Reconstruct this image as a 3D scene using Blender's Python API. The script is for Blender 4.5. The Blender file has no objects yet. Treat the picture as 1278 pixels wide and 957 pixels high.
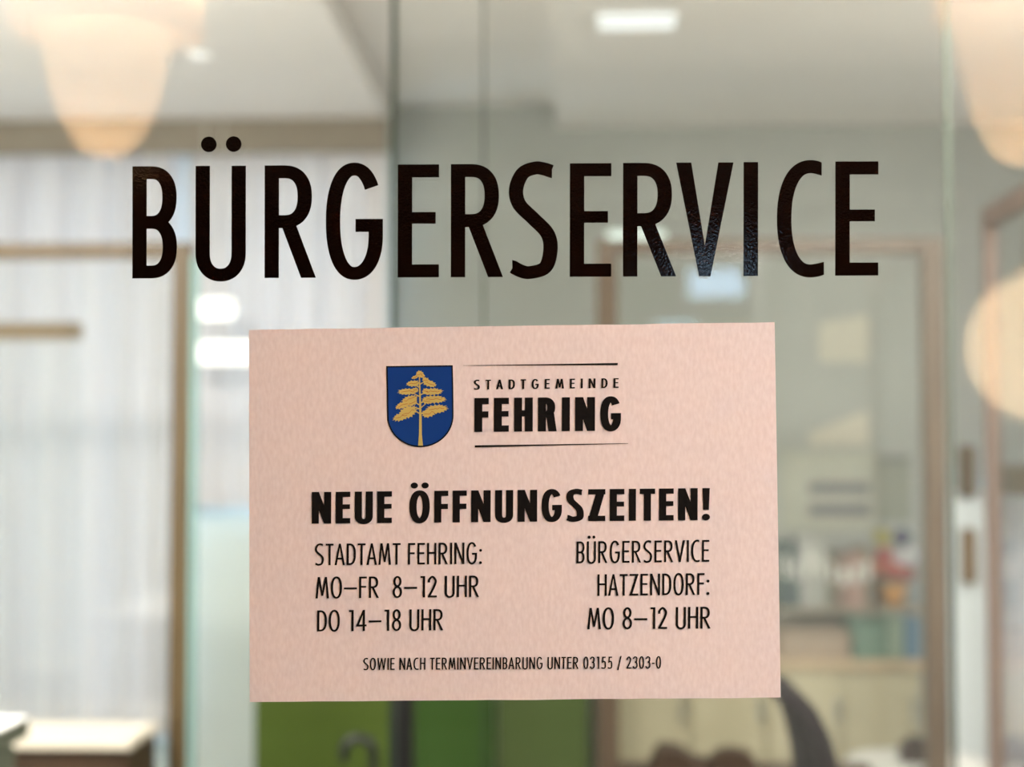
import bpy, bmesh, math, random
from mathutils import Vector, Matrix
from mathutils.geometry import delaunay_2d_cdt
random.seed(7)
SC = bpy.context.scene
COL = SC.collection
PI = math.pi

# ------------------------------------------------------------------ camera, sky, exposure
F = 2000.0                      # focal length in px of the 1278 px wide frame
EYE = Vector((0, 0, 1.55))
YAW = math.atan(76 / F); PITCH = math.atan(92 / F)
DOOR_Y = 1.277                  # distance of the glass door
cam = bpy.data.cameras.new('camera'); camo = bpy.data.objects.new('camera', cam); COL.objects.link(camo)
camo.location = EYE
camo.rotation_euler = (PI / 2 + PITCH, 0, YAW)
cam.sensor_width = 36; cam.lens = 36 * F / 1278
cam.clip_start = 0.02
cam.dof.use_dof = True; cam.dof.focus_distance = 1.272; cam.dof.aperture_fstop = 3.1
SC.camera = camo
w = bpy.data.worlds.new('sky'); SC.world = w; w.use_nodes = True
w.node_tree.nodes['Background'].inputs[0].default_value = (0.50, 0.74, 1.0, 1)
w.node_tree.nodes['Background'].inputs[1].default_value = 10.0
SC.view_settings.view_transform = 'Standard'; SC.view_settings.look = 'None'
SC.view_settings.gamma = 1; SC.view_settings.use_curve_mapping = False
SC.view_settings.exposure = 0.0
SC.cycles.max_bounces = 10; SC.cycles.transparent_max_bounces = 24; SC.cycles.sample_clamp_indirect = 40
LAMP_DRUM, LAMP_DROP, ADDED_PANEL_W, HALL_W = 24.0, 6.5, 106.0, 48.0

ROT = Matrix.Rotation(YAW, 3, 'Z') @ Matrix.Rotation(PI / 2 + PITCH, 3, 'X')
def P(px, py, Y):
    """point of the vertical plane y = Y that the photograph shows at pixel px, py"""
    d = ROT @ Vector(((px - 639) / F, -(py - 478.5) / F, -1.0))
    return EYE + d * (Y / d.y)
def X_(px, Y, py=478): return P(px, py, Y).x
def Z_(py, Y, px=639): return P(px, py, Y).z

# ------------------------------------------------------------------ materials
def srgb(r, g, b):
    f = lambda c: (c / 255 / 12.92) if c / 255 <= .04045 else ((c / 255 + .055) / 1.055) ** 2.4
    return (f(r), f(g), f(b), 1)
MATS = {}
def mat(name, col, rough=0.6, var=0.06, scale=8, bump=0.0, bscale=60, metal=0.0, spec=0.5, stretch=(1, 1, 1)):
    if name in MATS: return MATS[name]
    m = bpy.data.materials.new(name); m.use_nodes = True; n = m.node_tree.nodes; l = m.node_tree.links
    b = n['Principled BSDF']; b.inputs['Roughness'].default_value = rough; b.inputs['Metallic'].default_value = metal
    b.inputs['Specular IOR Level'].default_value = spec
    tc = n.new('ShaderNodeTexCoord'); mp = n.new('ShaderNodeMapping'); mp.inputs['Scale'].default_value = stretch
    l.new(tc.outputs['Object'], mp.inputs['Vector'])
    t = n.new('ShaderNodeTexNoise'); t.inputs['Scale'].default_value = scale; t.inputs['Detail'].default_value = 4
    l.new(mp.outputs[0], t.inputs['Vector'])
    r = n.new('ShaderNodeValToRGB'); r.color_ramp.elements[0].position = .3; r.color_ramp.elements[1].position = .7
    c = col[:3]
    r.color_ramp.elements[0].color = (*[max(0, x * (1 - var)) for x in c], 1)
    r.color_ramp.elements[1].color = (*[min(1, x * (1 + var)) for x in c], 1)
    l.new(t.outputs['Fac'], r.inputs['Fac']); l.new(r.outputs[0], b.inputs['Base Color'])
    if bump:
        t2 = n.new('ShaderNodeTexNoise'); t2.inputs['Scale'].default_value = bscale; t2.inputs['Detail'].default_value = 2
        l.new(mp.outputs[0], t2.inputs['Vector'])
        bp = n.new('ShaderNodeBump'); bp.inputs['Strength'].default_value = bump; bp.inputs['Distance'].default_value = .001
        l.new(t2.outputs['Fac'], bp.inputs['Height']); l.new(bp.outputs[0], b.inputs['Normal'])
    MATS[name] = m; return m

def glass_mat(name, tint):
    m = bpy.data.materials.new(name); m.use_nodes = True; n = m.node_tree.nodes; l = m.node_tree.links
    n.remove(n['Principled BSDF']); out = n['Material Output']
    tr = n.new('ShaderNodeBsdfTransparent'); tr.inputs[0].default_value = (*tint, 1)
    gl = n.new('ShaderNodeBsdfGlossy'); gl.inputs['Roughness'].default_value = 0
    g = n.new('ShaderNodeNewGeometry'); mr = n.new('ShaderNodeMapRange')
    mr.inputs['To Min'].default_value = 1.5; mr.inputs['To Max'].default_value = 1 / 1.5
    l.new(g.outputs['Backfacing'], mr.inputs['Value'])
    fr = n.new('ShaderNodeFresnel'); l.new(mr.outputs[0], fr.inputs['IOR'])
    mx = n.new('ShaderNodeMixShader'); l.new(fr.outputs[0], mx.inputs[0])
    l.new(tr.outputs[0], mx.inputs[1]); l.new(gl.outputs[0], mx.inputs[2]); l.new(mx.outputs[0], out.inputs['Surface'])
    MATS[name] = m; return m

def sheer_mat(name, col, trans, see=0.0, wave=0.0):
    """thin cloth or opal plastic: diffuse + translucent (+ a little open weave)"""
    m = bpy.data.materials.new(name); m.use_nodes = True; n = m.node_tree.nodes; l = m.node_tree.links
    n.remove(n['Principled BSDF']); out = n['Material Output']
    d = n.new('ShaderNodeBsdfDiffuse'); t = n.new('ShaderNodeBsdfTranslucent')
    tc = n.new('ShaderNodeTexCoord'); no = n.new('ShaderNodeTexNoise'); no.inputs['Scale'].default_value = 30
    l.new(tc.outputs['Object'], no.inputs['Vector'])
    r = n.new('ShaderNodeValToRGB'); r.color_ramp.elements[0].color = (*[c * .95 for c in col], 1); r.color_ramp.elements[1].color = (*col, 1)
    l.new(no.outputs['Fac'], r.inputs[0]); l.new(r.outputs[0], d.inputs[0]); l.new(r.outputs[0], t.inputs[0])
    mx = n.new('ShaderNodeMixShader'); mx.inputs[0].default_value = trans
    l.new(d.outputs[0], mx.inputs[1]); l.new(t.outputs[0], mx.inputs[2])
    if see:
        tp = n.new('ShaderNodeBsdfTransparent'); m2 = n.new('ShaderNodeMixShader'); m2.inputs[0].default_value = see
        l.new(mx.outputs[0], m2.inputs[1]); l.new(tp.outputs[0], m2.inputs[2]); mx = m2
    l.new(mx.outputs[0], out.inputs['Surface'])
    MATS[name] = m; return m

def emit_mat(name, col, s):
    m = bpy.data.materials.new(name); m.use_nodes = True; n = m.node_tree.nodes; b = n['Principled BSDF']
    b.inputs['Base Color'].default_value = (.8, .8, .8, 1)
    b.inputs['Emission Color'].default_value = (*col, 1); b.inputs['Emission Strength'].default_value = s
    MATS[name] = m; return m

def wood_mat(name, c):
    return mat(name, c, .45, .16, 3, .25, 40, stretch=(9, 9, 1))

PLASTER = mat('sage_plaster', srgb(174, 176, 171), .85, .03, 3, .15, 90)
PLASTER_W = mat('pale_mint_plaster', srgb(212, 220, 214), .85, .03, 3, .15, 90)
CEIL = mat('warm_white_ceiling_paint', srgb(240, 236, 232), .9, .02, 3, .1, 90)
HALLP = mat('hall_plaster', srgb(104, 92, 84), .85, .04, 3, .15, 90)
FLOORM = mat('grey_linoleum', srgb(170, 166, 160), .5, .12, 14)
WOOD = wood_mat('oak_frame', srgb(92, 74, 46))
WOOD_D = wood_mat('brown_wood', srgb(62, 43, 26))
WOOD_L = wood_mat('pale_beech', srgb(206, 182, 152))
BLACK = mat('black_plastic', (.006, .006, .007, 1), .4, .1)
CHAIRM = mat('dark_plum_fabric', srgb(32, 24, 28), .8, .1, 60, .4, 400, spec=.2)
WHITE = mat('white_lacquer', srgb(232, 230, 224), .4, .02)
GREYM = mat('grey_green_plastic', srgb(84, 88, 74), .5, .04)
CREAM_W = mat('cream_worktop', srgb(222, 212, 194), .4, .03)
CREAM = mat('beige_laminate', srgb(196, 186, 158), .5, .03)
ALU = mat('brushed_aluminium', (.6, .6, .58, 1), .35, .05, 20, metal=1)
GLASS = glass_mat('clear_glass', (.982, .987, .982))
GLASS_G = glass_mat('green_tinted_glass', (.94, .944, .932))
GEDGE = mat('green_glass_edge', srgb(40, 50, 40), .8, .05, spec=.1)
GEDGE_T = mat('teal_glass_edge', srgb(140, 176, 172), .2, .05)
CURT = sheer_mat('sheer_white_curtain', (.72, .68, .67), .07)
SHADE = sheer_mat('warm_silk_shade', (.98, .70, .40), .8)
OPAL = sheer_mat('opal_diffuser', (.60, .44, .27), .36)
OPAL_G = sheer_mat('opal_globe_glass', (.95, .80, .58), .6)

# ------------------------------------------------------------------ mesh helpers
def link(name, bm, m, parent=None, loc=None, smooth=False):
    me = bpy.data.meshes.new(name); bmesh.ops.recalc_face_normals(bm, faces=bm.faces); bm.to_mesh(me); bm.free()
    if smooth:
        for p in me.polygons: p.use_smooth = True
    for mm in (m if isinstance(m, (list, tuple)) else [m]): me.materials.append(mm)
    o = bpy.data.objects.new(name, me); COL.objects.link(o)
    if loc is not None: o.location = loc
    if parent is not None: o.parent = parent
    return o
def box(bm, x0, x1, y0, y1, z0, z1, bev=0):
    r = bmesh.ops.create_cube(bm, size=1)
    bmesh.ops.scale(bm, vec=(x1 - x0, y1 - y0, z1 - z0), verts=r['verts'])
    bmesh.ops.translate(bm, vec=((x0 + x1) / 2, (y0 + y1) / 2, (z0 + z1) / 2), verts=r['verts'])
    if bev:
        es = list({e for v in r['verts'] for e in v.link_edges})
        bmesh.ops.bevel(bm, geom=es, offset=bev, segments=2, affect='EDGES')
def B(name, m, ext, parent=None, bev=0, origin=None):
    """one box mesh, extents in world space; origin at its base centre or at its parent's origin"""
    x0, x1, y0, y1, z0, z1 = ext
    o0 = parent_loc(parent) if parent is not None else Vector(((x0 + x1) / 2, (y0 + y1) / 2, z0))
    bm = bmesh.new(); box(bm, x0 - o0.x, x1 - o0.x, y0 - o0.y, y1 - o0.y, z0 - o0.z, z1 - o0.z, bev)
    return link(name, bm, m, parent, None if parent is not None else o0)
def parent_loc(p):
    v = Vector((0, 0, 0))
    while p is not None: v += p.location; p = p.parent
    return v
def empty(name, loc):
    o = bpy.data.objects.new(name, None); o.location = loc; o.empty_display_size = .05; COL.objects.link(o); return o
def tag(o, label=None, cat=None, group=None, kind=None):
    if label: o['label'] = label
    if cat: o['category'] = cat
    if group: o['group'] = group
    if kind: o['kind'] = kind
    return o
def structure(o, label=None): o['kind'] = 'structure'; return tag(o, label)
def lathe(bm, prof, seg=32, c=(0, 0, 0)):
    rings = []
    for r, z in prof:
        rings.append([bm.verts.new((c[0] + r * math.cos(2 * PI * i / seg), c[1] + r * math.sin(2 * PI * i / seg), c[2] + z)) for i in range(seg)])
    for a, b in zip(rings, rings[1:]):
        for i in range(seg): bm.faces.new((a[i], a[(i + 1) % seg], b[(i + 1) % seg], b[i]))
    return rings
def tube(bm, pts, r, seg=10):
    pts = [Vector(p) for p in pts]; rings = []; up = Vector((.13, .97, .2))
    for i, p in enumerate(pts):
        t = (pts[min(i + 1, len(pts) - 1)] - pts[max(i - 1, 0)]).normalized()
        a = t.cross(up).normalized(); b = t.cross(a)
        rr = r[i] if isinstance(r, (list, tuple)) else r
        rings.append([bm.verts.new(p + a * rr * math.cos(2 * PI * k / seg) + b * rr * math.sin(2 * PI * k / seg)) for k in range(seg)])
    for a, b in zip(rings, rings[1:]):
        for k in range(seg): bm.faces.new((a[k], a[(k + 1) % seg], b[(k + 1) % seg], b[k]))
    bm.faces.new(rings[0]); bm.faces.new(rings[-1])
def wall_xz(name, m, x0, x1, z0, z1, y0, y1, holes=()):
    """wall slab in the x-z plane, thickness y0..y1, with rectangular openings (hx0,hx1,hz0,hz1)"""
    xs = sorted({x0, x1, *[h[0] for h in holes], *[h[1] for h in holes]}); zs = sorted({z0, z1, *[h[2] for h in holes], *[h[3] for h in holes]})
    bm = bmesh.new()
    ins = lambda i, j: 0 <= i < len(xs) - 1 and 0 <= j < len(zs) - 1 and not any(h[0] < (xs[i] + xs[i + 1]) / 2 < h[1] and h[2] < (zs[j] + zs[j + 1]) / 2 < h[3] for h in holes)
    V = {}
    def v(x, y, z):
        k = (round(x, 6), round(y, 6), round(z, 6))
        if k not in V: V[k] = bm.verts.new((x, y, z))
        return V[k]
    for i in range(len(xs) - 1):
        for j in range(len(zs) - 1):
            if not ins(i, j): continue
            a, b, c, d = xs[i], xs[i + 1], zs[j], zs[j + 1]
            bm.faces.new((v(a, y0, c), v(b, y0, c), v(b, y0, d), v(a, y0, d))); bm.faces.new((v(a, y1, c), v(a, y1, d), v(b, y1, d), v(b, y1, c)))
            if not ins(i - 1, j): bm.faces.new((v(a, y0, c), v(a, y0, d), v(a, y1, d), v(a, y1, c)))
            if not ins(i + 1, j): bm.faces.new((v(b, y0, c), v(b, y1, c), v(b, y1, d), v(b, y0, d)))
            if not ins(i, j - 1): bm.faces.new((v(a, y0, c), v(a, y1, c), v(b, y1, c), v(b, y0, c)))
            if not ins(i, j + 1): bm.faces.new((v(a, y0, d), v(b, y0, d), v(b, y1, d), v(a, y1, d)))
    return structure(link(name, bm, m))

# ------------------------------------------------------------------ room shell
BY = 5.8                               # back wall of the office
CZ = 2.75                              # ceiling
RX0, RX1 = -2.9, 2.3
HX0, HX1, HY0 = -1.9, 2.3, -6.6        # hallway behind the camera
HZ = 3.0
W1 = (X_(-150, BY), X_(224, BY), Z_(925, BY), Z_(196, BY))        # tall curtained window, left
W2 = (X_(250, BY), X_(470, BY), Z_(640, BY), Z_(214, BY))        # upper window beside it
W3 = (X_(1196, BY), X_(1500, BY), Z_(930, BY), Z_(640, BY))      # right low window
structure(B('floor', FLOORM, (RX0 - .2, 2.5, DOOR_Y, BY + .2, -.1, 0)))
structure(B('floor_hall', mat('dark_hall_tiles', srgb(84, 76, 68), .5, .1, 6), (HX0 - .2, 2.5, HY0 - .2, DOOR_Y, -.1, 0)))
wall_xz('wall_back', PLASTER, RX0, RX1, 0, CZ + .35, BY, BY + .2, [W1, W2, W3])
# pale lining of the left half of the back wall
wall_xz('wall_back_lining', PLASTER_W, RX0, X_(486, BY), 0, CZ, BY - .02, BY - .001, [W1, W2])
structure(B('wall_left', PLASTER_W, (RX0 - .2, RX0, DOOR_Y + .1, BY + .2, 0, CZ + .35)))
structure(B('wall_right', PLASTER, (RX1, RX1 + .2, HY0 - .2, BY + .2, 0, CZ + .35)))
# office ceiling: lower slabs left and right, shallow recess between
rx0, rx1 = X_(489, BY, 155), X_(694, BY, 155)
o = structure(B('ceiling', CEIL, (RX0, rx0, DOOR_Y + .06, BY, CZ, CZ + .3)))
structure(B('ceiling', CEIL, (rx1, RX1, DOOR_Y + .06, BY, CZ, CZ + .3)))
structure(B('ceiling', CEIL, (rx0, rx1, DOOR_Y + .06, BY, CZ + .085, CZ + .3)))
# hallway
structure(B('wall_hall_left', HALLP, (HX0 - .2, HX0, HY0 - .2, DOOR_Y, 0, HZ + .1)))
HW = None
hp0 = P(850, 380, 2 * DOOR_Y - HY0); hp1 = P(942, 322, 2 * DOOR_Y - HY0)
HW = (hp0.x, hp1.x, hp0.z, hp1.z)
wall_xz('wall_hall_end', HALLP, HX0, HX1, 0, HZ + .1, HY0 - .2, HY0, [HW])
structure(B('ceiling_hall', CEIL, (HX0 - .2, HX1 + .2, HY0 - .2, DOOR_Y, HZ, HZ + .2)))
# front wall around the door
DX0, DX1, DZ1 = -.62, .60, 2.2
wall_xz('wall_front', PLASTER, RX0 - .2, RX1 + .2, 0, HZ + .1, DOOR_Y - .03, DOOR_Y + .06, [(DX0, DX1, 0, DZ1)])

# ------------------------------------------------------------------ glass door with its frame
door = structure(empty('door_1', (0, DOOR_Y, 0)))
tag(door, 'clear glass door that carries the lettering and the notice')
bm = bmesh.new(); box(bm, DX0 + .05, DX1 - .05, 0, .008, .05, DZ1 - .05)
link('glass_pane', bm, GLASS, door)
for nm, e in (('frame_stile', (DX0, DX0 + .055, -.02, .03, 0, DZ1)), ('frame_stile', (DX1 - .055, DX1, -.02, .03, 0, DZ1)),
              ('frame_rail', (DX0 + .055, DX1 - .055, -.02, .03, DZ1 - .055, DZ1)), ('frame_rail', (DX0 + .055, DX1 - .055, -.02, .03, 0, .055))):
    bm = bmesh.new(); box(bm, *e, .003); link(nm, bm, ALU, door)
bm = bmesh.new(); tube(bm, [(DX1 - .03, -.02, .95), (DX1 - .03, -.07, .95), (DX1 - .03, -.07, 1.25), (DX1 - .03, -.02, 1.25)], .011); link('door_handle', bm, ALU, door)

# ------------------------------------------------------------------ windows behind the curtains
def window(idx, h, y, mull=0, fm=WHITE):
    x0, x1, z0, z1 = h
    root = structure(empty('window_%d' % idx, ((x0 + x1) / 2, y + .1, z0)))
    t = .05; xm = root.location.x; yy = y + .06
    B('window_frame', fm, (x0, x0 + t, yy, yy + .07, z0, z1), root, .004); B('window_frame', fm, (x1 - t, x1, yy, yy + .07, z0, z1), root, .004)
    B('window_frame', fm, (x0 + t, x1 - t, yy, yy + .07, z1 - t, z1), root, .004); B('window_frame', fm, (x0 + t, x1 - t, yy, yy + .07, z0, z0 + t), root, .004)
    for k in range(mull):
        xx = x0 + (x1 - x0) * (k + 1) / (mull + 1); B('mullion', fm, (xx - .025, xx + .025, yy, yy + .07, z0 + t, z1 - t), root, .004)
    B('glass_pane', GLASS, (x0 + t, x1 - t, yy + .03, yy + .036, z0 + t, z1 - t), root)
    return root
window(1, W1, BY, 1); window(2, W2, BY); window(3, W3, BY)
window(4, HW, HY0 - .2)

def curtain(name, x0, x1, z0, z1, y, pleat, amp, label, group=None, m=CURT):
    n = max(8, int((x1 - x0) / pleat * 8)); bm = bmesh.new(); xm = (x0 + x1) / 2
    rows = [z0, z0 + (z1 - z0) * .5, z1 - .12, z1]; g = []
    ph = [random.uniform(-.5, .5) for _ in range(n + 1)]
    for j, z in enumerate(rows):
        row = []
        for i in range(n + 1):
            u = i / 8 * 2 * PI + .5 * math.sin(i * .23) + .12 * ph[i]
            a = amp * (1 if j < 3 else .55) * (1 + .5 * math.sin(i * .61 + 1))
            row.append(bm.verts.new((x0 - xm + (x1 - x0) * i / n, a * math.sin(u), z - z0)))
        g.append(row)
    for a, b in zip(g, g[1:]):
        for i in range(n): bm.faces.new((a[i], a[i + 1], b[i + 1], b[i]))
    o = link(name, bm, m, None, (xm, y, z0), smooth=True)
    return tag(o, label, 'curtain', group)
ct = Z_(178, BY - .1)
curtain('sheer_curtain', X_(-170, 5.68), X_(226, 5.68), Z_(921, 5.68), ct, BY - .12, .14, .034, 'white sheer curtain pleated behind the tall oak-framed screen on the left')
curtain('sheer_curtain', X_(232, 5.68), X_(482, 5.68), Z_(632, 5.68), ct, BY - .12, .12, .02, 'short white sheer curtain right of the oak screen, above the pale wall')
curtain('sheer_curtain', X_(1186, 5.68), X_(1480, 5.68), Z_(975, 5.68), Z_(622, 5.68), BY - .12, .1, .014, 'low white sheer curtain behind the dark post at the right edge')
for (a, b, zz, lab) in ((-170, 482, ct, 'slim white curtain rail under the ceiling on the left'), (1184, 1480, Z_(620, 5.68), 'slim white rail carrying the low curtain on the right')):
    o = B('curtain_rail', WHITE, (X_(a, 5.68), X_(b, 5.68), BY - .14, BY - .09, zz, zz + .02)); tag(o, lab, 'curtain rail')

# ------------------------------------------------------------------ oak framed glass screens
def framed(name, label, x0, x1, z0, z1, Y, st, wood, pane, bottom=True, cat='glass screen', left=True, right=True, top=None):
    root = tag(empty(name, ((x0 + x1) / 2, Y, z0)), label, cat); d = .05; top = top or st
    if left: B('stile', wood, (x0, x0 + st, Y, Y + d, z0, z1), root, .003)
    if right: B('stile', wood, (x1 - st, x1, Y, Y + d, z0, z1), root, .003)
    a = x0 + (st if left else 0); b = x1 - (st if right else 0)
    B('top_rail', wood, (a, b, Y, Y + d, z1 - top, z1), root, .003)
    if bottom: B('bottom_rail', wood, (a, b, Y, Y + d, z0, z0 + st), root, .003)
    B('glass_pane', pane, (a, b, Y + .02, Y + .027, z0 + (st if bottom else 0), z1 - top), root)
    return root
SY = 4.3
framed('oak_screen', 'tall oak-framed glass screen in front of the sheer curtain at left', X_(-190, SY), X_(236, SY), 0.0, Z_(300, SY), SY, .05, WOOD, GLASS, top=.042)
s = framed('low_glass_screen', 'lower glass panel with an oak top rail at the left edge', X_(-200, 4.8), X_(97, 4.8), Z_(912, 4.8), Z_(400, 4.8), 4.8, .015, wood_mat('tan_wood', srgb(146, 122, 90)), GLASS, top=.052, bottom=False, right=False)
framed('oak_screen', 'wide oak-framed glass screen in front of the desk corner at right', X_(745, SY), X_(1180, SY), 0.0, Z_(299, SY), SY, .056, wood_mat('weathered_wood', srgb(98, 82, 66)), GLASS, top=.042)
# wooden window bench under the left screen
zz = Z_(938, 4.0)
t = tag(empty('window_bench', (X_(60, 4.1), 4.1, 0)), 'low wooden bench with a pale top under the left oak screen', 'bench')
B('bench_top', CREAM_W, (X_(-220, 4.0), X_(206, 4.28), 3.98, 4.28, zz, zz + .022), t, .004)
B('front_panel', WOOD_D, (X_(-216, 4.0), (X_(206, 4.28) - .012), 4.0, 4.03, .05, zz), t, .003)
B('side_panel', WOOD_D, ((X_(206, 4.28) - .012) - .02, (X_(206, 4.28) - .012), 4.03, 4.27, .05, zz), t, .003)
B('side_panel', WOOD_D, (X_(-216, 4.0), X_(-216, 4.0) + .02, 4.03, 4.27, .05, zz), t, .003)
B('plinth', BLACK, (X_(-210, 4.0), X_(190, 4.0), 4.03, 4.25, 0, .05), t)
# counter corner at the lower left
zc = Z_(915, 2.7)
t = tag(empty('side_counter', (X_(-70, 2.7), 2.6, 0)), 'grey-green counter top cutting into the lower left corner', 'counter')
xa = X_(42, 3.3); zt = Z_(897, 3.3)
B('worktop_core', GREYM, (X_(-260, 3.3), xa, 2.35, 3.3, zt - .042, zt - .004), t, .003)
B('counter_top', WHITE, (X_(-260, 3.3), xa, 2.35, 3.3, zt - .004, zt), t)
B('base_panel', GREYM, (X_(-260, 3.0), X_(-20, 3.0), 2.45, 3.2, 0, zt - .042), t, .003)

# ------------------------------------------------------------------ full height glass partition (tinted) inside the office
GY = 3.1
gp = structure(empty('wall_glass_partition', (X_(800, GY), GY, 0))); tag(gp, 'floor to ceiling tinted glass partition with dark vertical edges')
for a, b in ((493, 602), (605, 1186)):
    B('glass_pane', GLASS_G, (X_(a, GY), X_(b, GY), GY, GY + .008, .01, CZ - .005), gp)
B('pane_edge', GEDGE, (X_(487, GY), X_(493, GY), GY - .004, GY + .012, .01, CZ - .005), gp)
B('pane_joint', GEDGE, (X_(602.2, GY), X_(604.6, GY), GY, GY + .008, .01, CZ - .005), gp)
B('pane_edge', mat('pale_glass_edge', srgb(84, 92, 80), .8, spec=.1), (X_(1186, GY), X_(1189, GY), GY - .001, GY + .014, .01, CZ - .005), gp)
B('floor_channel', ALU, (X_(486, GY), X_(1196, GY), GY - .015, GY + .025, 0, .01), gp)
# teal edge of a slim fixed pane beside the left screen
o = B('glass_fin', GEDGE_T, (X_(238, 4.2), X_(244, 4.2), 4.2, 4.235, 0, Z_(318, 4.2))); tag(o, 'slim teal glass fin standing along the right stile of the left oak screen', 'glass fin')

# right partition running towards the door
px_, RY = X_(1236, SY), 4.28
rp = tag(empty('side_partition', (px_, 3.8, 0)), 'dark-framed glass partition running forward at the right edge', 'partition')
zr = Z_(262, RY)
B('post', wood_mat('walnut_frame', srgb(134, 116, 106)), (px_ - .016, px_ + .016, RY - .02, RY + .03, 0, zr), rp, .003)
B('post', MATS['walnut_frame'], (px_ - .016, px_ + .016, 2.7, 2.75, 0, zr), rp, .003)
B('top_rail', MATS['walnut_frame'], (px_ - .016, px_ + .016, 2.75, RY - .02, zr - .055, zr), rp, .003)
B('glass_pane', GLASS, (px_ - .004, px_ + .004, 2.75, RY - .02, .02, zr - .055), rp)
# hardware between the frames
HYY = 4.9
o = tag(empty('intercom_panel', (X_(1205, HYY), HYY, Z_(735, HYY))), 'white panel with two brown pull handles, right of the wide oak screen', 'door panel')
B('panel_board', mat('cool_white_panel', srgb(204, 211, 212), .5, .02), (X_(1184, HYY), X_(1226, HYY), HYY, HYY + .03, Z_(957, HYY) - .9, Z_(622, HYY)), o, .004)
B('handle', mat('tan_brown', srgb(128, 108, 84), .5), (X_(1196, HYY), X_(1213, HYY), HYY - .03, HYY, Z_(726, HYY), Z_(658, HYY)), o, .006)
B('handle', mat('bronze_brown', srgb(104, 92, 76), .5), (X_(1196, HYY), X_(1214, HYY), HYY - .03, HYY + .02, Z_(620, HYY), Z_(556, HYY)), o, .006)
o = tag(B('wooden_wall_box', WOOD, (X_(1256, 5.3), X_(1320, 5.3), 5.3, 5.55, Z_(618, 5.3), Z_(580, 5.3)), None, .006), 'small oak box above the low curtain at the right edge', 'box')

# ------------------------------------------------------------------ green screen, coat stand, umbrella
gy = 5.05
g = tag(empty('green_divider', (X_(530, gy), gy, 0)), 'low divider of three green upholstered panels under the notice', 'divider')
for (a, b, c, nm) in ((320, 508, srgb(70, 88, 18), 'moss'), (511, 618, srgb(50, 82, 20), 'leaf'), (621, 734, srgb(76, 92, 46), 'sage')):  # third panel is greyer: the glass reflection is painted into its colour
    q = B('panel', mat(nm + '_green_felt', c, .85, .08, 40, .3, 300), (X_(a, gy), X_(b, gy), gy, gy + .05, .08, Z_(660, gy)), g, .012)
    q['label'] = nm + ' green upholstered panel'
for a in (330, 515, 728): B('foot', BLACK, (X_(a, gy) - .02, X_(a, gy) + .02, gy - .12, gy + .17, 0, .08), g, .005)

cy = 3.8; cx = X_(506, cy)
cs = tag(empty('coat_stand', (cx, cy, 0)), 'black coat stand before the green divider, its pole below the notice', 'coat stand')
bm = bmesh.new(); tube(bm, [(0, 0, .02), (0, 0, 1.0), (0, 0, Z_(470, cy))], .024, 16); link('pole', bm, BLACK, cs, smooth=True)
bm = bmesh.new(); lathe(bm, [(0.001, 0), (.18, 0), (.18, .012), (.04, .03), (.021, .05)], 28); link('base', bm, BLACK, cs)
for k in range(4):
    a = k * PI / 2 + .5; c, s_ = math.cos(a), math.sin(a); z0 = Z_(470, cy) - .08
    bm = bmesh.new(); tube(bm, [(.02 * c, .02 * s_, z0), (.07 * c, .07 * s_, z0 - .02), (.09 * c, .09 * s_, z0 + .02), (.09 * c, .09 * s_, z0 + .05)], .007, 8); link('hook', bm, BLACK, cs, smooth=True)
bm = bmesh.new()
tube(bm, [(.12 * math.cos(a), .12 * math.sin(a), .5) for a in [i * PI / 12 for i in range(25)]], .006, 8); tube(bm, [(-.12, 0, .5), (.12, 0, .5)], .006, 8)
link('umbrella_ring', bm, BLACK, cs, smooth=True)
# crook-handled umbrella held by the ring
uy = 3.62; ux = X_(468, uy) ; ut = Z_(918, uy)
um = tag(empty('umbrella', (ux, uy, .012)), 'black umbrella with a crook handle leaning in the coat stand', 'umbrella')
R_ = .034; zt = ut - .012 - R_ - .008
bm = bmesh.new()
pts = [(0, 0, zt - .16), (0, 0, zt - .06), (0, 0, zt)] + [(-R_ + R_ * math.cos(a), 0, zt + R_ * math.sin(a)) for a in [i * PI / 12 for i in range(1, 15)]]
tube(bm, pts, .0105, 10); link('handle', bm, BLACK, um, smooth=True)
bm = bmesh.new(); lathe(bm, [(.001, 0), (.006, .02), (.012, .06), (.03, .25), (.034, zt - .3), (.018, zt - .2), (.008, zt - .16)], 14)
link('folded_canopy', bm, mat('black_nylon', (.012, .012, .014, 1), .6), um, smooth=True)

# ------------------------------------------------------------------ desk corner behind the right screen
ky = 5.3
zt = Z_(822, ky)
sb = tag(empty('sideboard', (X_(950, ky), 5.5, 0)), 'beige sideboard with a brown top against the back wall', 'sideboard')
B('top_board', WOOD_L, (X_(760, ky), X_(1150, ky), ky - .02, 5.78, zt - .03, zt), sb, .004)
B('body', CREAM, (X_(764, ky), X_(1146, ky), ky + .01, 5.77, .06, zt - .03), sb, .003)
for k in range(4):
    a = 766 + 95 * k; d = B('door', CREAM, (X_(a, ky), X_(a + 92, ky), ky - .008, ky + .01, .08, zt - .04), sb, .003)
    B('knob', ALU, (X_(a + 84, ky) - .006, X_(a + 84, ky) + .006, ky - .028, ky - .008, zt - .2, zt - .12), d, .002)
B('plinth', BLACK, (X_(770, ky), X_(1140, ky), ky + .04, 5.76, 0, .06), sb)
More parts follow.
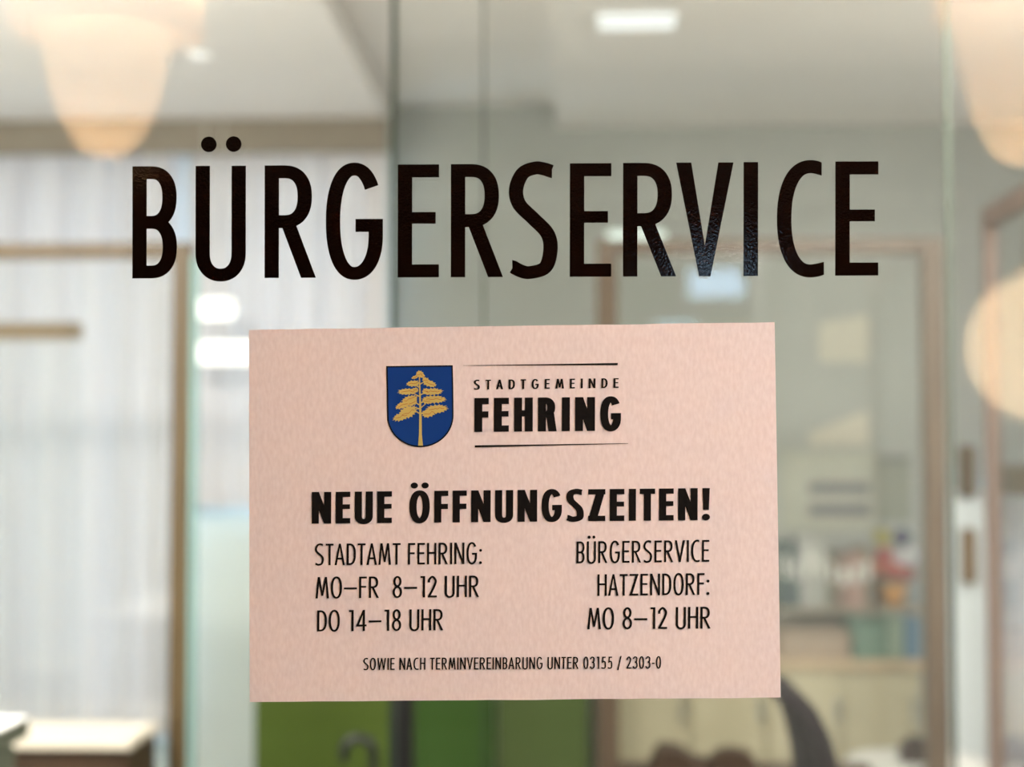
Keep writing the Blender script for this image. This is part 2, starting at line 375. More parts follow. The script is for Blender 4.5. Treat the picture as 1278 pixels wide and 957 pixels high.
# wall shelf with folders
zs = Z_(756, 5.55)
sh = tag(B('wall_shelf', mat('greige_board', srgb(160, 150, 136), .6), (X_(968, 5.6), X_(1146, 5.6), 5.5, 5.79, zs - .02, zs), None, .003), 'narrow greige wall shelf holding the folders', 'shelf')
cols = [(78, 98, 100, 'dark teal'), (96, 108, 112, 'slate grey'), (184, 184, 180, 'pale grey'), (176, 178, 172, 'stone grey'), (118, 114, 100, 'olive grey'), (150, 122, 112, 'dusty brown'), (186, 150, 140, 'faded pink'), (140, 126, 112, 'taupe')]
x = 972
places = ['leftmost on the wall shelf, by the notice edge', 'second on the wall shelf from the left', 'third on the wall shelf from the left', 'in the middle of the shelf row', 'just right of the shelf row middle', 'three from the right end of the folders', 'two from the right end of the folders', 'last of the folders, beside the flower pot']
for i, (r_, g_, b_, nm) in enumerate(cols):
    wd = (14, 12, 17, 15, 12, 17, 15, 14)[i]; ht = (.22, .20, .25, .24, .19, .17, .18, .2)[i]
    root = tag(empty('ring_binder', (X_(x + wd / 2, 5.55), 5.64, zs)), '%s ring binder %s' % (nm, places[i]), 'binder', 'ring binders on the wall shelf')
    B('cover', mat(nm.replace(' ', '_') + '_card', srgb(r_, g_, b_), .6), (X_(x, 5.55), X_(x + wd - 1, 5.55), 5.54, 5.76, zs, zs + ht), root, .003)
    B('spine_label', WHITE, (X_(x + 3, 5.55), X_(x + wd - 4, 5.55), 5.538, 5.541, zs + ht * .45, zs + ht * .8), root)
    x += wd
# flowers in a small pot on the shelf end
fx = X_(1121, 5.5)
fl = tag(empty('flower_pot', (fx, 5.62, zs)), 'small pot of red, yellow and navy flowers on the shelf end', 'plant')
bm = bmesh.new(); lathe(bm, [(.001, 0), (.035, 0), (.048, .075), (.043, .075), (.034, .01), (.001, .01)], 20); link('pot', bm, mat('orange_pot', srgb(206, 150, 84), .5), fl, smooth=True)
fcol = [((-.03, .0, .17), srgb(186, 92, 88)), ((.02, .01, .15), srgb(222, 214, 222)), ((-.035, 0, .235), srgb(168, 160, 84)), ((.03, 0, .235), srgb(70, 70, 104)), ((.0, -.01, .12), srgb(190, 100, 90)), ((.055, 0, .17), srgb(210, 208, 214)), ((-.055, 0, .13), srgb(206, 130, 110)), ((.045, 0, .11), srgb(160, 90, 84))]
for i, (p, c) in enumerate(fcol):
    bm = bmesh.new(); tube(bm, [(p[0] * .2, p[1] * .2, .02), (p[0] * .6, p[1], p[2] * .6), (p[0], p[1], p[2])], .0025, 6)
    st = link('stem', bm, mat('stem_green', srgb(96, 112, 70), .6), fl)
    bm = bmesh.new()
    for k in range(7):
        a = k * 2 * PI / 7; r = bmesh.ops.create_uvsphere(bm, u_segments=8, v_segments=6, radius=.017)
        bmesh.ops.scale(bm, vec=(1, .55, .8), verts=r['verts']); bmesh.ops.translate(bm, vec=(p[0] + .017 * math.cos(a), p[1] - .004, p[2] + .017 * math.sin(a)), verts=r['verts'])
    r = bmesh.ops.create_uvsphere(bm, u_segments=8, v_segments=6, radius=.012); bmesh.ops.translate(bm, vec=(p[0], p[1] - .012, p[2]), verts=r['verts'])
    link('blossom', bm, mat('petal_%d' % i, c, .7), st, smooth=True)
# trays and boxes on the sideboard
for (a, b, h_, c, lab) in ((972, 1058, 34, srgb(168, 150, 134), 'flat tan paper tray on the sideboard, nearest the notice'),
                           (1062, 1102, 46, srgb(112, 142, 128), 'sage green file box on the sideboard under the shelf'),
                           (1104, 1124, 52, srgb(136, 156, 140), 'narrow pale green file box between two file boxes'),
                           (1126, 1144, 50, srgb(92, 128, 156), 'blue file box at the right end of the sideboard')):
    r0 = tag(empty('file_box', (X_((a + b) / 2, 5.35), 5.45, zt)), lab, 'box')
    z1 = zt + h_ / 2000 * 5.35
    B('box_body', mat('card_%d' % a, c, .7), (X_(a, 5.35), X_(b, 5.35) - .002, 5.34, 5.56, zt, z1 - .012), r0, .003)
    B('lid', mat('card_lid_%d' % a, tuple(v * .9 for v in c[:3]) + (1,), .7), (X_(a, 5.35) - .002, X_(b, 5.35), 5.337, 5.563, z1 - .012, z1), r0, .003)
# papers pinned to the back wall; the two cream ones paint warm light patches
def paper(x0, x1, y0, y1, c, label, lines=0, lc=None, name='pinned_sheet', tri=0):
    Y = BY - .006; p0 = P(x0, y1, Y); p1 = P(x1, y0, Y); r0 = tag(empty(name, ((p0.x + p1.x) / 2, Y, p0.z)), label, 'paper')
    bm = bmesh.new(); dz = p1.z - p0.z; n = 6
    f = [bm.verts.new((p0.x - r0.location.x, 0, 0)), bm.verts.new((p1.x - r0.location.x, 0, 0)), bm.verts.new((p1.x - r0.location.x, 0, dz)), bm.verts.new((p0.x - r0.location.x, 0, dz - tri))]
    ff = bm.faces.new(f); r = bmesh.ops.extrude_face_region(bm, geom=[ff]); bmesh.ops.translate(bm, vec=(0, .002, 0), verts=[v for v in r['geom'] if isinstance(v, bmesh.types.BMVert)])
    link('sheet', bm, mat('paper_%d_%d' % (x0, y0), c, .8), r0)
    for (a, b, u, v) in (lc or []):
        q0 = P(a, v, Y); q1 = P(b, u, Y); B('printed_bar', mat('grey_violet_ink', srgb(112, 110, 118), .8), (q0.x, q1.x, Y - .001, Y - .0002, q0.z, q1.z), r0)
    return r0
paper(975, 1092, 562, 662, srgb(186, 186, 172), 'pale sheet with two grey printed bars pinned to the back wall', lc=[(1010, 1085, 602, 616), (1010, 1085, 629, 644)])
paper(1096, 1136, 568, 650, srgb(148, 150, 138), 'small grey sheet pinned right of the one with bars', lc=[(1100, 1132, 570, 576)])
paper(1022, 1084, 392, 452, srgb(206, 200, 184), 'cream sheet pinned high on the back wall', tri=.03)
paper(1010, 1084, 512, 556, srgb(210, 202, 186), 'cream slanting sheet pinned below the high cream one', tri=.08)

# desk with things on it
dy0, dy1 = 3.78, 4.24; zd = Z_(948, dy1)
dk = tag(empty('desk', (X_(900, 4.0), 4.0, 0)), 'brown wooden desk behind the wide oak screen', 'desk')
B('desk_top', WOOD_D, (X_(772, 4.0), X_(1100, 4.0), dy0, dy1, zd - .03, zd), dk, .004)
for a in (780, 1092):
    for yy in (dy0 + .05, dy1 - .06): B('leg', WOOD_D, (X_(a, 4.0) - .02, X_(a, 4.0) + .02, yy - .02, yy + .02, 0, zd - .03), dk, .003)
def blob(name, label, cat, x, y, z, pts, m, depth):
    """a low rounded item from a side profile, depth along y"""
    bm = bmesh.new()
    a = [bm.verts.new((u, -depth / 2, v)) for u, v in pts]; f = bm.faces.new(a)
    r = bmesh.ops.extrude_face_region(bm, geom=[f]); bmesh.ops.translate(bm, vec=(0, depth, 0), verts=[v for v in r['geom'] if isinstance(v, bmesh.types.BMVert)])
    bmesh.ops.bevel(bm, geom=list(bm.edges), offset=.004, segments=2, affect='EDGES')
    return tag(link(name, bm, m, None, (x, y, z), smooth=False), label, cat)
blob('desk_telephone', 'dark brown desk telephone on the left half of the desk', 'telephone', X_(850, 4.0), 4.1, zd, [(-.08, 0), (.06, 0), (.07, .03), (.03, .035), (.0, .06), (-.05, .065), (-.07, .03)], mat('dark_brown_plastic', srgb(66, 50, 38), .5), .14)
blob('pencil_case', 'dark brown rounded case beside the desk telephone', 'case', X_(912, 4.0), 4.1, zd, [(-.05, 0), (.06, 0), (.07, .02), (.05, .05), (.0, .06), (-.04, .045), (-.055, .02)], MATS['dark_brown_plastic'], .09)
# round side table with a dark bag further right
yy = 4.6; zr2 = Z_(946, yy)
tb = tag(empty('round_table', (X_(1140, yy), yy, 0)), 'small white round table at the foot of the right stile', 'table')
bm = bmesh.new(); lathe(bm, [(.001, 0), (.20, 0), (.205, .01), (.20, .02), (.001, .02)], 36, (0, 0, zr2 - .02)); link('table_top', bm, WHITE, tb, smooth=False)
bm = bmesh.new(); tube(bm, [(0, 0, .02), (0, 0, zr2 - .02)], .025, 14); link('column', bm, ALU, tb, smooth=True)
bm = bmesh.new(); lathe(bm, [(.001, 0), (.16, 0), (.16, .01), (.03, .025)], 28); link('foot', bm, ALU, tb)
blob('leather_pouch', 'dark brown leather pouch on the small round table', 'pouch', X_(1140, yy), yy, zr2, [(-.05, 0), (.05, 0), (.055, .03), (.03, .06), (-.01, .07), (-.045, .045)], mat('dark_leather', srgb(64, 48, 46), .5), .07)

# office chair seen from the side
chy = 3.4; kx = X_(1012, chy)
ch = tag(empty('office_chair', (kx - .2, chy, 0)), 'dark office chair turned sideways, its curved back beside the notice corner', 'office chair')
zb = Z_(862, chy)
prof = [(X_(958, chy), zb + .012), (X_(978, chy), zb), (X_(992, chy), zb - .03), (X_(1003, chy), zb - .075), (X_(1012, chy), zb - .135), (X_(1018, chy), zb - .22), (X_(1014, chy), zb - .32), (X_(1000, chy), zb - .40)]
bm = bmesh.new(); rings = []
for i, (x, z) in enumerate(prof):
    a = Vector(prof[max(i - 1, 0)]); b = Vector(prof[min(i + 1, len(prof) - 1)]); t_ = (b - a).normalized(); nn = Vector((-t_.y, t_.x)); th = (.012, .022, .027, .030, .031, .031, .028, .02)[i]; wd = (.14, .18, .20, .21, .22, .22, .21, .18)[i]
    ring = []
    for k in range(16):
        an = 2 * PI * k / 16; cc = math.cos(an); ss = math.sin(an)
        sg = lambda v: math.copysign(abs(v) ** .55, v)
        ring.append(bm.verts.new((x + nn.x * th * sg(cc) - ch.location.x, wd * sg(ss), z + nn.y * th * sg(cc))))
    rings.append(ring)
for a, b in zip(rings, rings[1:]):
    for k in range(16): bm.faces.new((a[k], a[(k + 1) % 16], b[(k + 1) % 16], b[k]))
bm.faces.new(rings[0]); bm.faces.new(rings[-1]); link('backrest', bm, CHAIRM, ch, smooth=True)
zs_ = .46
bm = bmesh.new(); box(bm, -.2, .2, -.23, .23, zs_ - .04, zs_ + .03, .03); link('seat', bm, CHAIRM, ch)
bm = bmesh.new(); tube(bm, [(.0, 0, zs_ - .05), (.2, 0, zs_ - .03), (.245, 0, .55), (kx - ch.location.x + .01, 0, zb - .36)], .018, 10); link('back_bracket', bm, BLACK, ch, smooth=True)
bm = bmesh.new(); tube(bm, [(0, 0, .08), (0, 0, zs_ - .04)], .025, 12); link('gas_column', bm, BLACK, ch, smooth=True)
for k in range(5):
    a = k * 2 * PI / 5 + .3; c, s_ = math.cos(a), math.sin(a)
    bm = bmesh.new(); tube(bm, [(0, 0, .11), (.14 * c, .14 * s_, .095), (.28 * c, .28 * s_, .065)], [.025, .02, .014], 8); lg = link('leg', bm, BLACK, ch, smooth=True)
    bm = bmesh.new(); r = bmesh.ops.create_cone(bm, cap_ends=True, segments=14, radius1=.028, radius2=.028, depth=.02)
    bmesh.ops.rotate(bm, matrix=Matrix.Rotation(PI / 2, 3, 'X'), verts=r['verts']); bmesh.ops.translate(bm, vec=(.28 * c, .28 * s_, .028), verts=r['verts']); link('castor', bm, BLACK, lg)

# ------------------------------------------------------------------ office lights
def area(parent, loc, sx, sy, power, col):
    l = bpy.data.lights.new('lamp_light', 'AREA'); l.shape = 'RECTANGLE'; l.size = sx; l.size_y = sy; l.energy = power; l.color = col
    o = bpy.data.objects.new('lamp_light', l); COL.objects.link(o); o.location = loc; o.parent = parent; return o
def panel_light(x0, x1, y0, y1, z, power, col, label, strength, grp=None):
    r = tag(empty('ceiling_light', ((x0 + x1) / 2, (y0 + y1) / 2, z)), label, 'ceiling light', grp)
    t_ = .012
    bm = bmesh.new(); x, y = (x1 - x0) / 2, (y1 - y0) / 2
    for e in ((-x, -x + t_, -y, y), (x - t_, x, -y, y), (-x + t_, x - t_, -y, -y + t_), (-x + t_, x - t_, y - t_, y)): box(bm, *e, -.02, 0)
    link('frame', bm, WHITE, r)
    k = 'led_%s' % label[:12]
    bm = bmesh.new(); box(bm, -x + t_, x - t_, -y + t_, y - t_, -.015, -.001); link('diffuser', bm, emit_mat(k, col, strength), r)
    area(r, (0, 0, -.025), 2 * x - .03, 2 * y - .03, power, col)
    return r
p0 = P(740, 33, 1); 
def on_ceiling(px, py, z=CZ):
    d = ROT @ Vector(((px - 639) / F, -(py - 478.5) / F, -1.0)); return EYE + d * ((z - EYE.z) / d.z)
a = on_ceiling(741, 29); b = on_ceiling(849, 18)
panel_light(a.x, b.x, a.y, b.y, CZ, 3, (.86, .93, 1.0), 'small cool white ceiling light above the lettering', 1.1)
a = on_ceiling(250, 66)
bm = bmesh.new(); lathe(bm, [(.001, -.012), (.030, -.012), (.036, 0)], 24)
dl = tag(empty('downlight', a), 'tiny round downlight in the ceiling at upper left', 'ceiling light'); link('lens', bm, emit_mat('downlight_glow', (1, .98, .93), .55), dl, smooth=True)
bm = bmesh.new(); lathe(bm, [(.036, 0), (.036, -.006), (.044, -.006), (.046, 0)], 24); link('trim_ring', bm, WHITE, dl)
for i, (x, lab) in enumerate(((-1.7, 'square office ceiling panel light on the left, out of the view'), (.9, 'square office ceiling panel light on the right, out of the view'))):  # both panels are added as unseen room fill
    panel_light(x - .3, x + .3, 2.3, 2.8, CZ, ADDED_PANEL_W, (1, .96, .92), lab, 3.0, 'square ceiling panel lights')  # both panels added out of view to fill the room with light
Yl = 5.72  # glowing box added in place of a mint highlight
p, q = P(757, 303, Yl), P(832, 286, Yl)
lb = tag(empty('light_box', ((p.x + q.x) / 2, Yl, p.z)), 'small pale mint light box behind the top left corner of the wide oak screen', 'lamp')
bm = bmesh.new(); x = (q.x - p.x) / 2; box(bm, -x, x, .02, .078, 0, q.z - p.z, .004); link('housing', bm, WHITE, lb)  # housing of the added highlight box
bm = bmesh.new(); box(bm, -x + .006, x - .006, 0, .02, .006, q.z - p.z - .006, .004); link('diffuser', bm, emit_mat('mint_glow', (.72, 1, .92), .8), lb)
# taupe pelmet above the curtains
pz = Z_(188, 5.6); o = B('pelmet', mat('taupe_board', srgb(150, 140, 126), .7), (X_(-170, 5.6), X_(483, 5.6), 5.6, 5.63, pz, CZ)); tag(o, 'taupe pelmet board under the ceiling, above the left curtains', 'pelmet')
# two torchieres added outside the view to brighten the ceiling
for x, y, lab in ((-2.35, 2.9, 'slim white uplighter floor lamp by the left office wall, out of the view'), (2.0, 2.9, 'slim white uplighter floor lamp by the right office wall, out of the view')):
    r0 = tag(empty('floor_lamp', (x, y, 0)), lab, 'floor lamp', 'uplighter floor lamps')
    bm = bmesh.new(); lathe(bm, [(.001, 0), (.15, 0), (.15, .015), (.02, .03)], 28); link('base', bm, WHITE, r0)
    bm = bmesh.new(); tube(bm, [(0, 0, .03), (0, 0, 1.78)], .014, 12); link('pole', bm, WHITE, r0, smooth=True)
    bm = bmesh.new(); lathe(bm, [(.001, 1.77), (.05, 1.78), (.15, 1.86), (.155, 1.86), (.055, 1.77)], 32); link('bowl', bm, WHITE, r0, smooth=True)
    q = area(r0, (0, 0, 1.862), .2, .2, 42, (1, .95, .87)); q.rotation_euler = (PI, 0, 0)
# glowing strips standing in for white reflections beside the left screen
Y = 5.45; p = P(233, 454, Y); q = P(330, 373, Y)
r0 = tag(empty('strip_light', ((p.x + q.x) / 2, Y, p.z)), 'twin glowing white strip light hanging between the left screen and the notice', 'strip light')
for (a, b, y0, y1) in ((233, 292, 373, 398), (233, 330, 427, 454)):
    u, v = P(a, y1, Y), P(b, y0, Y); hh = (v.z - u.z) / 2; xa_ = u.x - r0.location.x; xb_ = v.x - r0.location.x; zc_ = u.z + hh - p.z
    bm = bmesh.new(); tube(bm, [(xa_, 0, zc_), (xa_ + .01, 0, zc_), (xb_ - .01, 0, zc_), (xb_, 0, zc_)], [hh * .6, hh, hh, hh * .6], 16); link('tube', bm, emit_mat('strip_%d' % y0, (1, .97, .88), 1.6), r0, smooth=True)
    bm = bmesh.new(); box(bm, xa_ + .02, xb_ - .02, hh * .6, hh * .6 + .03, zc_ - hh * .4, zc_ + hh * .4, .003); link('housing', bm, WHITE, r0)  # backing of the added reflection strips
for x in (.3, .7):
    xx = (p.x + (q.x - p.x) * x * .6) - r0.location.x
    bm = bmesh.new(); tube(bm, [(xx, .035, 0), (xx, .035, CZ - p.z)], .002, 6); link('cable', bm, WHITE, r0)

# ------------------------------------------------------------------ hallway pendants, seen mirrored in the glass
def pendant(px, py_bottom, Yv, R, H, drop, label, r0=.135, grp='hallway pendants with drum shades'):
    p = P(px, py_bottom, Yv); y = 2 * DOOR_Y - Yv
    root = tag(empty('pendant_lamp', (p.x, y, p.z)), label, 'pendant lamp', grp)
    bm = bmesh.new(); lathe(bm, [(R, 0), (R * .985, H)], 48); link('drum_shade', bm, SHADE, root, smooth=True)
    bm = bmesh.new(); lathe(bm, [(.001, H), (R * .985, H)], 48); link('shade_top', bm, SHADE, root)
    bm = bmesh.new(); lathe(bm, [(r0, .01), (R * .99, .01)], 48); link('shade_underside', bm, SHADE, root)
    prof = [(.001, -drop)] + [(r0 * math.sin(t * PI / 2) ** .9, -drop * math.cos(t * PI / 2) ** 1.15) for t in (.12, .25, .38, .5, .62, .75, .88)] + [(r0, 0), (r0, .08)]
    bm = bmesh.new(); lathe(bm, prof, 40); link('teardrop_diffuser', bm, OPAL, root, smooth=True)
    bm = bmesh.new(); tube(bm, [(0, 0, H), (0, 0, HZ - p.z)], .004, 8); link('cable', bm, BLACK, root)
    bm = bmesh.new(); lathe(bm, [(.001, 0), (.05, 0), (.05, -.025), (.001, -.03)], 24, (0, 0, HZ - p.z)); link('ceiling_cup', bm, WHITE, root)
    for z, e, rad in ((.11, LAMP_DRUM, .03), (-drop * .72, LAMP_DROP, .02)):
        l = bpy.data.lights.new('bulb', 'POINT'); l.energy = e; l.color = (1, .88, .74); l.shadow_soft_size = rad
        o = bpy.data.objects.new('bulb', l); COL.objects.link(o); o.location = (0, 0, z); o.parent = root
    return root
pendant(132, 44, 3.4, .205, .30, .265, 'drum pendant lamp in the hallway, mirrored at the upper left of the glass')
pendant(1274, 20, 3.4, .18, .30, .32, 'drum pendant lamp in the hallway, mirrored at the upper right of the glass')
# globe lamp mirrored at the right edge
Yv = 4.6; p = P(1304, 432, Yv)
gl = tag(empty('globe_pendant', (p.x, 2 * DOOR_Y - Yv, p.z)), 'low-hanging opal globe lamp mirrored at the right edge of the glass', 'pendant lamp')
bm = bmesh.new(); bmesh.ops.create_uvsphere(bm, u_segments=40, v_segments=24, radius=.215); link('globe', bm, OPAL_G, gl, smooth=True)
bm = bmesh.new(); lathe(bm, [(.001, .262), (.07, .262), (.075, .205), (.001, .20)], 24); link('cap', bm, mat('brass', (.75, .55, .25, 1), .3, metal=1), gl, smooth=True)
bm = bmesh.new(); tube(bm, [(0, 0, .26), (0, 0, HZ - p.z)], .004, 8); link('cable', bm, BLACK, gl)
l = bpy.data.lights.new('bulb', 'POINT'); l.energy = 17; l.color = (1, .88, .74); l.shadow_soft_size = .05
o = bpy.data.objects.new('bulb', l); COL.objects.link(o); o.parent = gl
# hallway ceiling panels added to light the card, placed clear of the reflections
for i, (x, y, lab) in enumerate(((1.95, .68, 'hallway ceiling panel light nearest the door on its right'), (-1.45, -.9, 'hallway ceiling panel light left of the camera'))):  # both panels are added
    panel_light(x - .3, x + .3, y - .3, y + .3, HZ, HALL_W * (3.6 if x > 0 else .08), (1, .93, .86), lab, 2.0, 'hallway ceiling panels')

# ------------------------------------------------------------------ condensed geometric lettering
def arc(cx, cy, rx, ry, a0, a1, n=18, p=1.0):
    out = []
    for i in range(n + 1):
        t = math.radians(a0 + (a1 - a0) * i / n); c, s = math.cos(t), math.sin(t)
        out.append((cx + rx * math.copysign(abs(c) ** p, c), cy + ry * math.copysign(abs(s) ** p, s)))
    return out
def catmull(pts, n=7):
    out = []; q = [pts[0]] + pts + [pts[-1]]
    for i in range(1, len(q) - 2):
        a, b, c, d = q[i - 1:i + 3]
        for k in range(n):
            t = k / n
            out.append(tuple(.5 * (2 * b[j] + (c[j] - a[j]) * t + (2 * a[j] - 5 * b[j] + 4 * c[j] - d[j]) * t * t + (3 * b[j] - a[j] - 3 * c[j] + d[j]) * t ** 3) for j in (0, 1)))
    out.append(pts[-1]); return out
def stroke(pts, w, h=None, closed=False, cut0=None, cut1=None):
    """strip of quads round a centre line; w = thickness of upright runs, h = of level runs"""
    h = h or w; n = len(pts); L = []; Rr = []
    for i in range(n):
        a = pts[(i - 1) % n] if closed or i > 0 else pts[0]; b = pts[(i + 1) % n] if closed or i < n - 1 else pts[-1]
        tx, ty = b[0] - a[0], b[1] - a[1]; d = math.hypot(tx, ty) or 1; tx /= d; ty /= d
        nx, ny = -ty, tx
        if i == 0 and cut0 == 'v' or i == n - 1 and cut1 == 'v': nx, ny = 0, math.copysign(1, tx); 
        k = math.hypot(nx * w / 2, ny * h / 2)
        L.append((pts[i][0] + nx * k, pts[i][1] + ny * k)); Rr.append((pts[i][0] - nx * k, pts[i][1] - ny * k))
    m = n if closed else n - 1
    return [[L[i], L[(i + 1) % n], Rr[(i + 1) % n], Rr[i]] for i in range(m)]
def rc(x0, y0, x1, y1): return [(x0, y0), (x1, y0), (x1, y1), (x0, y1)]
def disc(cx, cy, r, ax=1): return arc(cx, cy, r * ax, r, 0, 360, 24)[:-1]
WID = dict(A=.50, B=.395, C=.415, D=.44, E=.36, F=.345, G=.50, H=.45, I=0, M=.60, N=.48, O=.50, R=.45, S=.43, T=.38, U=.445, V=.505, W=.72, Z=.42)
for c, v in zip('0123458', (.42, .21, .40, .40, .46, .40, .42)): WID[c] = v
def glyph(c, w, W=None):
    """polygons (cap height 1) and width of one character; w = stem weight"""
    h = w * .9; bold = (w - .127)
    base = {'Ü': 'U', 'Ö': 'O'}.get(c, c)
    if W is None:
        W = WID.get(base, 0) * (1 + bold * .9)
    g = []
    if base == 'I': W = w; g = [rc(0, 0, w, 1)]
    elif base == 'E' or base == 'F':
        g = [rc(0, 0, w, 1), rc(0, 1 - h, W, 1), rc(0, .527 - h * .45, W * (.92 if w < .16 else .98), .527 + h * .45)]
        if base == 'E': g.append(rc(0, 0, W, h))
        elif w > .16: g[-1] = rc(0, .42, W * .98, .42 + h)
    elif base == 'B':
        xa = W * .42; rx = W - w / 2 - xa; ym = .50
        g = [rc(0, 0, w, 1)]
        g += stroke([(w * .5, 1 - h / 2)] + arc(xa, (1 - h / 2 + ym + .0) / 2, rx * .98, (1 - h / 2 - ym) / 2, 90, -90, 22, .85) + [(w * .5, ym)], w, h)
        g += stroke([(w * .5, ym)] + arc(xa, (h / 2 + ym) / 2, rx, (ym - h / 2) / 2, 90, -90, 22, .85) + [(w * .5, h / 2)], w, h)
    elif base == 'R':
        Wb = W * .92; xa = Wb * .42; rx = Wb - w / 2 - xa; yb = .50
        g = [rc(0, 0, w, 1)]
        g += stroke([(w * .5, 1 - h / 2)] + arc(xa, (1 - h / 2 + yb) / 2, rx, (1 - h / 2 - yb) / 2, 90, -90, 22, .85) + [(w * .5, yb)], w, h)
        lw = w * 1.04
        g.append([(w * .98, .53), (w * .98 + lw, .53), (W, 0), (W - lw, 0)])
    elif base == 'P': pass
    elif base == 'D':
        xa = W * .30; g = [rc(0, 0, w, 1)]
        g += stroke([(w * .5, 1 - h / 2)] + arc(xa, .5, W - w / 2 - xa, .5 - h / 2, 90, -90, 26, .8) + [(w * .5, h / 2)], w, h)
    elif base == 'U':
        yc = .22; g = stroke([(w / 2, 1), (w / 2, .6), (w / 2, yc)] + arc(W / 2, yc, W / 2 - w / 2, yc + .03 - h / 2, 180, 360, 26, .92) + [(W - w / 2, yc), (W - w / 2, .6), (W - w / 2, 1)], w, h)
    elif base == 'O' or base == '0':
        g = stroke(arc(W / 2, .5, W / 2 - w / 2, .52 - h / 2, 0, 360, 44, .9)[:-1], w, h, True)
    elif base == 'G':
        rx = W / 2 - w / 2; ry = .52 - h / 2
        pts = arc(W / 2, .5, rx, ry, 38, 270, 40, .9) + arc(W / 2, .37, rx, .37 + .02 - h / 2, 270, 360, 16, .92)[1:]
        g = stroke(pts + [(W - w / 2, .44), (W - w / 2, .52)], w, h)
        g.append(rc(W * .52, .52 - h, W - w * .5, .52))
    elif base == 'C':
        cx = W * .72; ry = .515 - h / 2
        g = stroke([(W * .95, .99 - h / 2 + .003), (W * .84, 1.008 - h / 2)] + arc(cx, .5, cx - w / 2, ry, 88, 272, 40, .88) + [(W * .88, h / 2 - .006), (W, h / 2 + .008)], w, h, cut0='v', cut1='v')
    elif base == 'S':
        a = w * .5 / W; pts = [(.88, .986 - h / 2), (.72, 1.010 - h / 2), (.53, 1.018 - h / 2), (.28, .965 - h / 2 * .9), (a, .775), (.215 + bold, .64), (.50, .515), (.785 - bold, .385), (1 - a, .245), (.75, .035 + h / 2 * .9), (.44, -.018 + h / 2), (.25, -.005 + h / 2), (.07, .036 + h / 2)]
        g = stroke(catmull([(x * W, y) for x, y in pts]), w, h, cut0='v', cut1='v')
    elif base == 'T':
        g = [rc(W / 2 - w / 2, 0, W / 2 + w / 2, 1), rc(0, 1 - h, W, 1)]
    elif base == 'H':
        g = [rc(0, 0, w, 1), rc(W - w, 0, W, 1), rc(w * .5, .535 - h / 2, W - w * .5, .535 + h / 2)]
    elif base == 'N':
        g = [rc(0, 0, w, 1), rc(W - w, 0, W, 1), [(0, 1), (w * 1.0, 1), (W, 0), (W - w * 1.0, 0)]]
    elif base == 'V':
        d = w * 1.05; g = [[(0, 1), (d, 1), (W / 2, .27 * (1 if w < .16 else 1.2)), (W / 2, 0), (W / 2 - w * .36 - .005, 0)], [(W, 1), (W - d, 1), (W / 2, .27 * (1 if w < .16 else 1.2)), (W / 2, 0), (W / 2 + w * .36 + .005, 0)]]
    elif base == 'A':
        d = w * 1.05; g = [[(0, 0), (d, 0), (W / 2 + d * .32, 1), (W / 2 - d * .40, 1)], [(W, 0), (W - d, 0), (W / 2 - d * .32, 1), (W / 2 + d * .40, 1)], rc(W * .2, .26, W * .8, .26 + h)]
    elif base == 'W':
        d = w * .98; q = W / 4
        g = [[(0, 1), (d, 1), (q + d * .4, 0), (q - d * .4, 0)], [(2 * q - d * .4, 1), (2 * q + d * .4, 1), (q + d * .4, 0), (q - d * .4, 0)], [(2 * q - d * .4, 1), (2 * q + d * .4, 1), (3 * q + d * .4, 0), (3 * q - d * .4, 0)], [(W - d, 1), (W, 1), (3 * q + d * .4, 0), (3 * q - d * .4, 0)]]
    elif base == 'M':
        d = w; q = W * .16
        g = [[(0, 0), (d, 0), (q + d * .75, 1), (q, 1)], [(W, 0), (W - d, 0), (W - q - d * .75, 1), (W - q, 1)], [(q, 1), (q + d * .95, 1), (W / 2 + d * .4, .12), (W / 2 - d * .4, .12)], [(W - q, 1), (W - q - d * .95, 1), (W / 2 - d * .4, .12), (W / 2 + d * .4, .12)]]
    elif base == 'Z':
